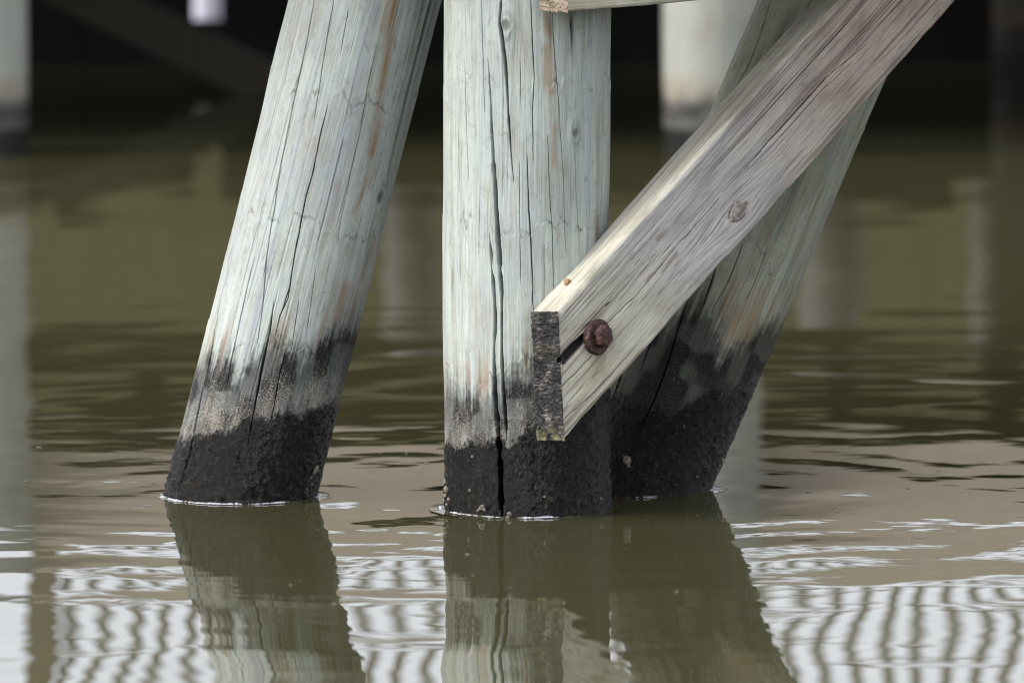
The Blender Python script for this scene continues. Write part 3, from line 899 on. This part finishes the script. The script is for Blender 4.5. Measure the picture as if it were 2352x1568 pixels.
def build_timber(name, T, mat, seed, cracks=(), knots=(), brown=(1.0, 2.0), cream=(-1, 0), late=0.6, wane=0.004, tan_end=0.0, moss_end=0.0, cavity=None, rust=None):
    w, tk = T.w, T.t
    r = 0.0045
    pts, nrm = [], []
    def seg(p0, p1, n, nn):
        for i in range(n):
            f = i / n
            pts.append((p0[0] + (p1[0] - p0[0]) * f, p0[1] + (p1[1] - p0[1]) * f))
            nrm.append(nn)
    def arc(c, a0, a1, n):
        for i in range(n):
            a = a0 + (a1 - a0) * i / n
            pts.append((c[0] + r * math.cos(a), c[1] + r * math.sin(a)))
            nrm.append((math.cos(a), math.sin(a)))
    # section in (across w, out q): front face q = 0, back q = -tk
    seg((w, -tk + r), (w, -r), 46, (1, 0))
    arc((w - r, -r), 0, math.pi / 2, 5)
    seg((w - r, 0), (r, 0), 170, (0, 1))
    arc((r, -r), math.pi / 2, math.pi, 5)
    seg((0, -r), (0, -tk + r), 20, (-1, 0))
    arc((r, -tk + r), math.pi, 1.5 * math.pi, 3)
    seg((r, -tk), (w - r, -tk), 20, (0, -1))
    arc((w - r, -tk + r), 1.5 * math.pi, 2 * math.pi, 4)
    pts, nrm = np.array(pts), np.array(nrm)
    vis = min(T.len, 1.30)
    ss = np.concatenate([np.linspace(0, vis, int(vis / 0.0024)), np.linspace(vis, T.len, 12)[1:] if T.len > vis else np.array([])])
    WW, S = np.meshgrid(pts[:, 0], ss)
    QQ = np.broadcast_to(pts[:, 1], WW.shape).copy()
    NW = np.broadcast_to(nrm[:, 0], WW.shape)
    NQ = np.broadcast_to(nrm[:, 1], WW.shape)
    LL = WW * math.tan(T.alpha) + S
    sd = seed * 100
    front = NQ > 0.7
    top = NW > 0.7
    Gw, Gl = WW.copy(), LL.copy()
    disp = np.zeros_like(WW)
    knot = np.zeros_like(WW)
    for (kp, kr, el) in knots:
        kl, kw = T.hit(*kp)
        dl, dw = LL - kl, WW - kw
        rr = np.sqrt((dl / 2.4) ** 2 + dw ** 2)
        Gw -= np.where(front, dw * 0.92 * np.exp(-(rr / (kr * 2.3)) ** 2), 0)
        Gl -= np.where(front, dl * 0.6 * np.exp(-(rr / (kr * 1.6)) ** 2), 0)
        rk = np.sqrt((dl / el) ** 2 + dw ** 2)
        core = np.exp(-(rk / kr) ** 6) * front
        ring = np.exp(-((rk - kr * 1.02) / (kr * 0.10)) ** 2) * front * sstep(-0.35, 0.2, noise(LL * 160, WW * 160, 0, sd + 41))
        crk = np.exp(-((np.abs(noise(LL * 95, WW * 95, 0, sd + 42))) / 0.05) ** 2) * np.exp(-(rk / (kr * 1.9)) ** 4) * front
        disp += 0.0012 * core - 0.0030 * ring - 0.0016 * crk
        knot = np.maximum(knot, np.maximum(core * (0.50 + 0.45 * noise(LL * 170, WW * 170, 0, sd + 43)), np.maximum(ring * 0.9, crk * 0.55)))
    disp += 0.0014 * noise(LL * 5, WW * 9, QQ * 9, sd + 61) + 0.0010 * noise(LL * 9, WW * 25, QQ * 25, sd + 1) + 0.0004 * noise(Gl * 5, Gw * 160, QQ * 160, sd + 2) + 0.00025 * noise(Gl * 9, Gw * 420, QQ * 420, sd + 3)
    edge = np.exp(-((WW - w) ** 2 + (QQ) ** 2) / 0.0065 ** 2)
    disp -= edge * wane * (0.35 + 0.9 * np.clip(fbm(LL * 14, 0.5, 0, sd + 4, 3), 0, 1.5))
    edge2 = np.exp(-((WW) ** 2 + (QQ) ** 2) / 0.005 ** 2)
    disp -= edge2 * 0.6 * wane * np.clip(0.4 + fbm(LL * 18, 3.5, 0, sd + 5, 3), 0, 1.5)
    cav = np.zeros_like(WW)
    crack = np.zeros_like(WW)
    for (cp, wid, dep, stain) in cracks:
        cv = np.array([T.hit(*p) for p in cp])
        o = np.argsort(cv[:, 0])
        wd = np.array(wid, float)[o] / 1290.0
        lc, wc = cv[o, 0], cv[o, 1]
        cen = np.interp(LL, lc, wc) + 0.0006 * noise(LL * 70, 0.5, 0, sd + 6)
        wl = np.interp(LL, lc, wd) * sstep(lc[0] - 0.002, lc[0] + 0.004, LL) * sstep(lc[-1] + 0.002, lc[-1] - 0.006, LL)
        hw = np.maximum(wl / 2, 0.0010)
        prof = sstep(1.0, 0.4, np.abs(WW - cen) / hw) * (wl > 1e-5) * front
        crack = np.maximum(crack, dep * np.minimum(1, wl / 0.0014) * prof)
        if stain:
            cav = np.maximum(cav, np.clip(prof * 1.5, 0, 1) * stain)
    rng = np.random.RandomState(seed)
    for i in range(30):
        w0, la, ln = rng.uniform(0.01, w - 0.01), rng.uniform(0.0, 1.1), rng.uniform(0.03, 0.16)
        cen = w0 + 0.0008 * np.sin(LL * 20 + i)
        prof = np.clip(1 - np.abs(Gw - cen) / 0.0011, 0, 1) * sstep(la, la + 0.02, LL) * sstep(la + ln, la + ln - 0.02, LL) * front
        crack = np.maximum(crack, rng.uniform(0.001, 0.003) * prof)
    disp -= crack
    # frayed lower-left end of the board
    W2 = WW + NW * disp
    Q2 = QQ + NQ * disp
    V = T.c + LL[..., None] * T.L + W2[..., None] * T.W + Q2[..., None] * T.n
    nr, nc = WW.shape
    origin = T.c.copy()
    me = raw_mesh(name, V.reshape(-1, 3) - origin, grid_quads(nr, nc, True))
    attr_vec(me, "grain", np.stack([Gl + seed * 5.3, Gw, QQ], -1).reshape(-1, 3))
    mbr = sstep(brown[0], brown[1], LL + 0.05 * noise(LL * 12, WW * 30, QQ * 30, sd + 7)) * np.where(top, 0.25, 1.0)
    mcr = sstep(cream[1], cream[0], LL + 0.6 * (WW - w / 2) + 0.05 * noise(LL * 14, WW * 35, QQ * 30, sd + 8))
    mcr = np.where(top, np.maximum(mcr, 0.75), mcr)  # top face kept paler: light from above put into the colour
    lt = late * np.where(top, 0.55, 1.0) * (0.42 + 0.58 * mbr) + 0.40 * sstep(0.3, 0.0, LL) * late
    stain = knot
    flecks = sstep(0.55, 0.8, noise(Gl * 30, Gw * 260, QQ * 260, sd + 9)) * sstep(0.0, 0.5, noise(LL * 6, WW * 15, QQ * 9, sd + 10)) * 0.55
    stain = np.maximum(stain, flecks)
    if rust:
        rl, rw = T.hit(*rust)
        vz = (LL - rl) * math.sin(T.alpha) + (WW - rw) * math.cos(T.alpha)
        hz = (LL - rl) * math.cos(T.alpha) - (WW - rw) * math.sin(T.alpha)
        halo = np.exp(-((hz ** 2 + vz ** 2) / 0.040 ** 2) ** 2) * 0.5 + 0.35 * np.exp(-(hz / 0.02) ** 2) * sstep(0.0, -0.03, vz) * sstep(-0.11, -0.04, vz)
        stain = np.maximum(stain, halo * np.clip(0.5 + noise(hz * 90, vz * 40, 0, sd + 12), 0, 1) * front)
    moss = edge * 0.0 + 0.30 * np.exp(-((WW - w) / 0.012) ** 2) * (QQ > -0.02) * sstep(0.3, 0.7, noise(LL * 16, 0.2, 0, sd + 11))
    def pack(a, b, c):
        return np.stack([np.clip(a, 0, 1).ravel(), np.clip(b, 0, 1).ravel(), np.clip(c, 0, 1).ravel(), np.ones(nr * nc)], -1)
    attr_col(me, "mask_a", pack(mbr, mcr, stain))
    attr_col(me, "mask_b", pack(cav, moss, lt))
    root = link(name, me, mat)
    root.location = origin
    # sawn end, cut plumb
    na, nb = 60, 150
    qq = np.linspace(-tk - 0.0005, 0.0005, na)
    wq = np.linspace(-0.0005, w + 0.0005, nb)
    Q, Wg = np.meshgrid(qq, wq)
    bx = np.minimum(np.minimum(Q + tk + 0.0005, 0.0005 - Q), np.minimum(Wg + 0.0005, w + 0.0005 - Wg))
    inner = sstep(0, 0.006, bx)
    zc = Wg / math.cos(T.alpha)
    e = 0.0034 * noise(Q * 30, zc * 110 + Q * 40, 0, sd + 51) + 0.0020 * noise(Q * 150, zc * 200, 0, sd + 52) + 0.0016 * noise(Q * 360, zc * 360, 0, sd + 53)
    if cavity:
        cw, cwid, cd = cavity
        notch = np.exp(-(((Wg - cw) + 0.15 * Q) / cwid) ** 2) * sstep(-tk * 0.75, -0.002, Q)
        e -= cd * notch
    e = e * (0.3 + 0.7 * inner) + 0.0015
    jag = (1 - inner) * 0.0018
    Lq = Wg * math.tan(T.alpha)
    Vb = T.c + Lq[..., None] * T.L + (Wg + jag * noise(Q * 300, zc * 300, 0, sd + 54))[..., None] * T.W + (Q + jag * noise(Q * 320, zc * 320, 0, sd + 55))[..., None] * T.n - T.h * e[..., None]
    me2 = raw_mesh("end_grain", Vb.reshape(-1, 3) - origin, grid_quads(nb, na))
    attr_vec(me2, "grain", np.stack([Q + seed, zc, 0 * Q], -1).reshape(-1, 3))
    mo = moss_end * sstep(0.035, 0.0, zc) * np.clip(0.4 + noise(Q * 90, zc * 90, 0, sd + 56), 0, 1) + 0.15 * moss_end * sstep(0.3, 0.8, noise(Q * 30, zc * 25, 0, sd + 57))
    A = np.stack([np.full(Q.size, tan_end), np.clip(mo, 0, 1).ravel(), np.zeros(Q.size), np.ones(Q.size)], -1)
    attr_col(me2, "mask_a", A)
    link("end_grain", me2, M_end, root)
    return root

PHI, RHO, ALPHA = R_(33), R_(5), R_(39.8)
nvec = np.array([math.sin(PHI), -math.cos(PHI)])
c0 = at(1297, 1011, -0.256)
Tb = Timber(c0, PHI, RHO, ALPHA, 0.1770, 0.088, 1.75)
bz = lambda *p: [ZB1(*q) for q in p]
b5 = lambda *p: [ZB2(*q) for q in p]
brace_cracks = [
    (b5((290, 850), (345, 790), (420, 715), (500, 630)), [26, 30, 30, 22], 0.013, 1.0),
    (b5((660, 545), (800, 400), (1010, 180)) + bz((190, 1568), (420, 1290), (620, 1070), (640, 1040)), [4, 4, 3, 3, 3, 2.5, 2], 0.012, 0.0),
    (bz((660, 1010), (830, 830), (900, 740), (1100, 520), (1200, 410), (1300, 330), (1420, 230)), [2, 3, 3, 3, 2.5, 2.5, 1.5], 0.010, 0.0),
    (b5((300, 1045), (400, 945), (545, 790)), [4, 4, 2], 0.010, 0.4),
    (b5((420, 640), (540, 510), (640, 400)), [2, 3, 2], 0.006, 0.0),
    (b5((650, 395), (685, 365)), [6, 3], 0.005, 0.8), (b5((545, 970), (590, 925)), [6, 3], 0.002, 0.3),
    (bz((1180, 480), (1340, 330)), [2, 2], 0.006, 0.0), (bz((1480, 330), (1600, 210)), [2, 1.5], 0.005, 0.0),
    (b5((330, 1290), (560, 1090), (720, 930)), [2.5, 2.5, 1.5], 0.006, 0.2), (b5((340, 1180), (470, 1040)), [2, 1.5], 0.005, 0.2),
]
_cw = Tb.hit(*ZB2(300, 850))[1]
brace = build_timber("diagonal_brace", Tb, M_board, 4, brace_cracks, [(ZB1(740, 1110), 0.0145, 1.55)], brown=(0.42, 0.98), cream=(0.10, 0.50), late=1.0, wane=0.0045,
                     moss_end=0.7, cavity=(_cw, 0.012, 0.012), rust=(1372, 774))
tag(brace, "weathered grey diagonal brace board bolted across the piles", "brace")

# bolt with washer
def lathe(name, prof, n, seed=0, jit=0.0, hexn=0):
    rng = np.random.RandomState(seed)
    V = []
    for (r, h) in prof:
        for i in range(n):
            a = 2 * math.pi * i / n
            k = 1.0
            if hexn:
                aa = (a % (2 * math.pi / hexn)) - math.pi / hexn
                k = math.cos(math.pi / hexn) / math.cos(aa)
                k = 0.93 * k + 0.07
            j = 1 + jit * noise(math.cos(a) * 2.2, math.sin(a) * 2.2, h * 200, seed)
            V.append((r * k * j * math.cos(a), r * k * j * math.sin(a), h * (1 + 0.0)))
    return raw_mesh(name, np.array(V, float), grid_quads(len(prof), n, True))
bl, bw = Tb.hit(1372, 774)
bpos = bl * Tb.L + bw * Tb.W
rot = Matrix((Vector(Tb.L), Vector(Tb.W), Vector(Tb.n))).transposed()
vax = Vector((math.sin(ALPHA), math.cos(ALPHA), 0))
tilt = Matrix.Rotation(R_(14), 3, vax) @ Matrix.Rotation(R_(4), 3, 'X')
washer_me = lathe("washer", [(0.0001, 0.0045), (0.018, 0.0045), (0.024, 0.0056), (0.0295, 0.0066), (0.0318, 0.0055), (0.0322, 0.0010), (0.0315, -0.006)], 64, 3, 0.05)
bolt_me = lathe("bolt", [(0.0001, 0.0235), (0.008, 0.0235), (0.0150, 0.0228), (0.0180, 0.0212), (0.0208, 0.0180), (0.0214, 0.0110), (0.0214, 0.0066), (0.0205, 0.004)], 72, 5, 0.045, 6)
for p in bolt_me.polygons: p.use_smooth = False
bolt = link("bolt", bolt_me, M_rust, brace)
bolt.matrix_local = Matrix.Translation(Vector(bpos) + Vector(Tb.n) * 0.001) @ (rot @ tilt).to_4x4() @ Matrix.Translation((0.002, 0.001, 0))
tag(bolt, "rusty hexagonal bolt head")
washer = link("washer", washer_me, M_rust, bolt)
washer.matrix_local = Matrix.Translation((-0.002, -0.001, -0.0005))
tag(washer, "rusty dished washer under the bolt head")
# nail head sunk into the upper edge of the brace
nail_me = box_mesh("nail_head", (0.013, 0.016, 0.010), 0.003)
nail = link("nail_head", nail_me, M_nail, brace)
p_n = at(1334, 634, -0.215)
ltop = (p_n - Tb.c).dot(Tb.L)
nail.matrix_local = Matrix.Translation(Vector(Tb.L * ltop + Tb.W * (Tb.w + 0.0015) + Tb.n * (-0.052))) @ (rot @ Matrix.Rotation(0.5, 3, 'Y')).to_4x4()

# horizontal beam at the top
c1 = at(1305, 29, -0.2376)
Th = Timber(c1, PHI, 0.0, R_(2.7), 0.165, 0.090, 0.62)
beam = build_timber("cross_beam", Th, M_board, 6, [], [], brown=(0.0, 0.9), cream=(0.0, 0.5), late=0.8, wane=0.003, tan_end=0.85)
tag(beam, "tan cross beam end on the upright pile at the top edge", "beam")

# ------------------------------------------------------------------ the walkway the piles carry, just above the picture
wk = empty("walkway", (0, 0.8, 1.40))
tag(wk, "timber walkway deck carried by the foreground piles, above the top edge", "walkway")
cap = link("cap_timber", box_mesh("cap_timber", (4.6, 0.24, 0.22), 0.006), M_under, wk)
cap.location = (0.6, -0.55, 0.16)
cap2 = link("cap_timber", cap.data, M_under, wk)
cap2.location = (0.6, 0.85, 0.16)
pl_ = box_mesh("deck_plank", (0.142, 2.45, 0.045), 0.004)
for i in range(34):
    o = link("deck_plank", pl_, M_deck, wk)
    o.location = (-1.75 + i * 0.147, 0.025, 0.295)

# ------------------------------------------------------------------ boardwalk behind
bwk = empty("boardwalk", (0, 8.9, 0))
tag(bwk, "low wooden boardwalk with a slatted railing behind the piles, mirrored in the water", "boardwalk")
def bpart(name, size, loc, mat, parent=bwk, bevel=0.004, me=None, rot=None):
    me = me or box_mesh(name, size, bevel)
    o = link(name, me, mat, parent)
    base = Vector((0, 8.9, 0)) if parent is bwk else Vector((0, 8.9, 0))
    o.location = Vector(loc) - base
    if rot: o.rotation_euler = rot
    for p in me.polygons: p.use_smooth = False
    return o
for i, x in enumerate((-6.4, -3.2, 0.0, 3.2, 6.4)):
    bpart("fascia_board", (3.19, 0.045, 0.34), (x, 8.925, 1.075), M_fascia)
dk = box_mesh("deck_plank", (0.142, 4.2, 0.038), 0.004)
for i in range(110):
    bpart("deck_plank", None, (-8.0 + i * 0.1465, 11.02, 1.265), M_deck, me=dk)
jo = box_mesh("joist", (0.05, 4.1, 0.22), 0.003)
for i in range(27):
    bpart("joist", None, (-7.9 + i * 0.6, 11.02, 1.13), M_under, me=jo)
bm_ = box_mesh("cross_timber", (16.2, 0.2, 0.12), 0.004)
for y in (9.9, 12.2):
    bpart("cross_timber", None, (0, y, 0.955), M_under, me=bm_)
rail = bpart("railing", (4.9, 0.09, 0.04), (1.02, 8.99, 2.24), M_rail)
def sub(name, me, loc, mat):
    o = link(name, me, mat, rail)
    o.location = Vector(loc) - Vector((1.02, 8.99, 2.24))
    for p in me.polygons: p.use_smooth = False
sub("bottom_rail", box_mesh("bottom_rail", (4.9, 0.05, 0.03), 0.003), (1.02, 8.99, 1.375), M_rail)
bal = box_mesh("baluster", (0.033, 0.033, 0.82), 0.003)
for i in range(52):
    sub("baluster", bal, (-1.38 + i * 0.0925 + random.uniform(-0.006, 0.006), 8.99, 1.80), M_rail)
post = box_mesh("post", (0.09, 0.09, 0.98), 0.004)
for x in (-1.46, 3.50):
    sub("post", post, (x, 8.99, 1.77), M_rail)

# piles that carry it
def back_pile(X, Y, mat_top, seed, label, R=0.15, top=1.245):
    n, rows = 40, 46
    t = np.linspace(-0.4, top, rows)
    th = np.linspace(-math.pi, math.pi, n, endpoint=False)
    TH, T = np.meshgrid(th, t)
    d = 0.004 * noise(np.cos(TH) * 1.5, np.sin(TH) * 1.5, T * 2, seed)
    rad = R + d
    V = np.stack([rad * np.sin(TH), -rad * np.cos(TH), T], -1)
    q = grid_quads(rows, n, True)
    me = raw_mesh("pile", V, q)
    attr_vec(me, "grain", np.stack([R * np.cos(TH), R * np.sin(TH), T + seed], -1).reshape(-1, 3))
    ed = 0.02 * noise(np.cos(TH) * 5, np.sin(TH) * 5, T * 2, seed + 1)
    mb = sstep(-0.01, 0.01, 0.10 + ed - T)
    mg = sstep(-0.03, 0.02, 0.17 + ed - T) * (1 - mb)
    mw = 0.35 * sstep(0.06, 0.0, np.abs(T - 0.20))
    on = np.ones(T.size)
    attr_col(me, "mask_a", np.stack([mb.ravel(), mg.ravel(), mw.ravel(), on], -1))
    attr_col(me, "mask_b", np.stack([0.3 * on, 0 * on, 0 * on, on], -1))
    attr_col(me, "mask_c", np.stack([0.5 * on, 0.5 * on, 0 * on, on], -1))
    o = link("timber_pile", me, mat_top)
    o.location = (X, Y, 0)
    tag(o, label, "pile", "blurred piles of the boardwalk behind")
    return o
back_pile(-1.622, 8.72, M_pile_back, 31, "blurred pale pile of the boardwalk at the left edge of the picture")
back_pile(0.575, 8.72, M_pile_back, 32, "blurred pale boardwalk pile seen between the upright pile and the brace")
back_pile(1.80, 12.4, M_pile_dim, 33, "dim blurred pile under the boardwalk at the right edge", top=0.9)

# bulkhead added to give the black under the boardwalk
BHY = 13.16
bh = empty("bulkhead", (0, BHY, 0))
tag(bh, "black timber bulkhead added for the dark under the boardwalk", "bulkhead")
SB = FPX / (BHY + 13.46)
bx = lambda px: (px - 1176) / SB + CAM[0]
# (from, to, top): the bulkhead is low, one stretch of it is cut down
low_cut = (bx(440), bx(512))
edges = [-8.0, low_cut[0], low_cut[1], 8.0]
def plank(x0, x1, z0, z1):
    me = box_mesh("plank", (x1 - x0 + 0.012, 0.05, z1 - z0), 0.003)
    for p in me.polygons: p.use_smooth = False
    o = link("plank", me, M_under_dark, bh)
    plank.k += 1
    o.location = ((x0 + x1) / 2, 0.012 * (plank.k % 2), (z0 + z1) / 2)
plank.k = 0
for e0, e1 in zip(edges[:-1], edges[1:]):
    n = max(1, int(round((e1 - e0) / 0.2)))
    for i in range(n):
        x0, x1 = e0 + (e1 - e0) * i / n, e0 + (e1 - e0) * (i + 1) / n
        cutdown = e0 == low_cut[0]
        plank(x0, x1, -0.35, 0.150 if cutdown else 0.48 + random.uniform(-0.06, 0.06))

# olive slope added behind the bulkhead to colour the water's reflection
def mat_bank():
    N = NT("added_olive_bank")
    c = N.coords()
    a = N.noise(c, (1.2, 1.2, 3), 5, 0.65, 0.5)
    b = N.noise(c, (14, 14, 14), 3, 0.6)
    col = N.mix(a, (0.033, 0.030, 0.0145), (0.046, 0.044, 0.021))
    col = N.mix(1.0, col, N.ramp(b, [(0.3, 0.55), (0.65, 1.2)]), 'MULTIPLY')
    return N.done(col, 0.95, N.bump(b, 0.05, 0.6), **{"Specular_IOR_Level": 0.05})
bxs, bys = np.linspace(-14, 14, 160), np.concatenate([[13.3], np.linspace(13.6, 24, 60), [60, 400]])
BX, BY = np.meshgrid(bxs, bys)
BZ = -0.25 + 2.65 * sstep(15.2, 20.2, BY) + 0.10 * fbm(BX * 0.9, BY * 0.9, 0, 77, 4) * sstep(15.2, 17, BY)
added_bank = link("added_bank", raw_mesh("added_bank", np.stack([BX, BY, BZ], -1), grid_quads(len(bys), len(bxs))), mat_bank())
tag(added_bank, kind="structure")

# added pillars behind the bulkhead, standing in for bright sky gaps and their smears
M_gap_dim = mat_plain_wood("gap_dim_tone", (0.06, 0.058, 0.052), (0.12, 0.116, 0.106), (20, 20, 3))
def gap_stand_in(px0, px1, Y, z1, label, mat):
    S = FPX / (Y + 13.46)
    x0, x1 = (px0 - 1176) / S + CAM[0], (px1 - 1176) / S + CAM[0]
    R, n = (x1 - x0) / 2, 28
    prof = [(R, -0.6), (R * 0.99, 0.2), (R * 0.97, z1 - 0.03), (R * 0.90, z1 - 0.006), (R * 0.7, z1), (0.0005, z1 + 0.004)]
    V = [(r * math.cos(2 * math.pi * i / n), r * math.sin(2 * math.pi * i / n), z) for (r, z) in prof for i in range(n)]
    o = link("bright_gap_stand_in", raw_mesh("bright_gap_stand_in", V, grid_quads(len(prof), n, True)), mat)
    o.location = ((x0 + x1) / 2, Y, 0)
    return tag(o, label, "post", "added stand-ins for bright gaps behind the boardwalk")
M_gap_bright = mat_plain_wood("gap_bright_tone", (0.58, 0.55, 0.66), (0.72, 0.69, 0.82), (12, 12, 3))  # lavender white carries the sky light of the gap
gap_stand_in(436, 516, 14.9, 0.26, "added pale pillar standing in for a bright sky gap at the upper left", M_gap_bright)
gap_stand_in(880, 1008, 13.7, 1.10, "grey post mirrored as a pale smear between the left and upright piles", M_gap_dim)
gap_stand_in(1835, 1985, 13.7, 1.10, "thick grey post mirrored as a pale smear right of the brace", M_gap_dim)
gap_stand_in(2232, 2300, 13.7, 1.15, "thin grey post mirrored as a pale streak near the right edge", M_gap_dim)

# dark diagonal brace under the boardwalk
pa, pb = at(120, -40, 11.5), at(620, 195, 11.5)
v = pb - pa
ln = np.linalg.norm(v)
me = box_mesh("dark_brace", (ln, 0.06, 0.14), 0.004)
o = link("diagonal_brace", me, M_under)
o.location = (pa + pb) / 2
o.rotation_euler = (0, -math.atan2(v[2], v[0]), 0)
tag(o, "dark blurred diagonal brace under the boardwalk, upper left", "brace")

# tiny floating bits
rng = np.random.RandomState(5)
V, Q = [], []
for i in range(45):
    x, y = rng.uniform(-1.25, 1.25), rng.uniform(-2.0, 1.2)
    if min((x - a) ** 2 + (y - b) ** 2 for a, b, r in PILES_XY) < 0.19 ** 2: continue
    r, a0 = rng.uniform(0.0012, 0.0040), rng.uniform(0, 6)
    base = len(V)
    for j in range(6):
        a = a0 + j * math.pi / 3
        V.append((x + r * math.cos(a) * 1.7 * rng.uniform(0.7, 1.2), y + r * math.sin(a), 0.0))
    z = float(water_height(np.array([x]), np.array([y]))[0]) + 0.0010
    for j in range(6): V[base + j] = (V[base + j][0], V[base + j][1], z)
    for j in range(6): V.append((V[base + j][0] * 0.7 + x * 0.3, V[base + j][1] * 0.7 + y * 0.3, z + 0.0009))
    for j in range(6): Q.append((base + j, base + (j + 1) % 6, base + 6 + (j + 1) % 6, base + 6 + j))
    Q.append((base + 6, base + 7, base + 8, base + 9)); Q.append((base + 9, base + 10, base + 11, base + 6))
bits = link("floating_debris", raw_mesh("floating_debris", V, Q), M_shell)
tag(bits, "tiny pale bits floating on the water", "debris", kind="stuff")
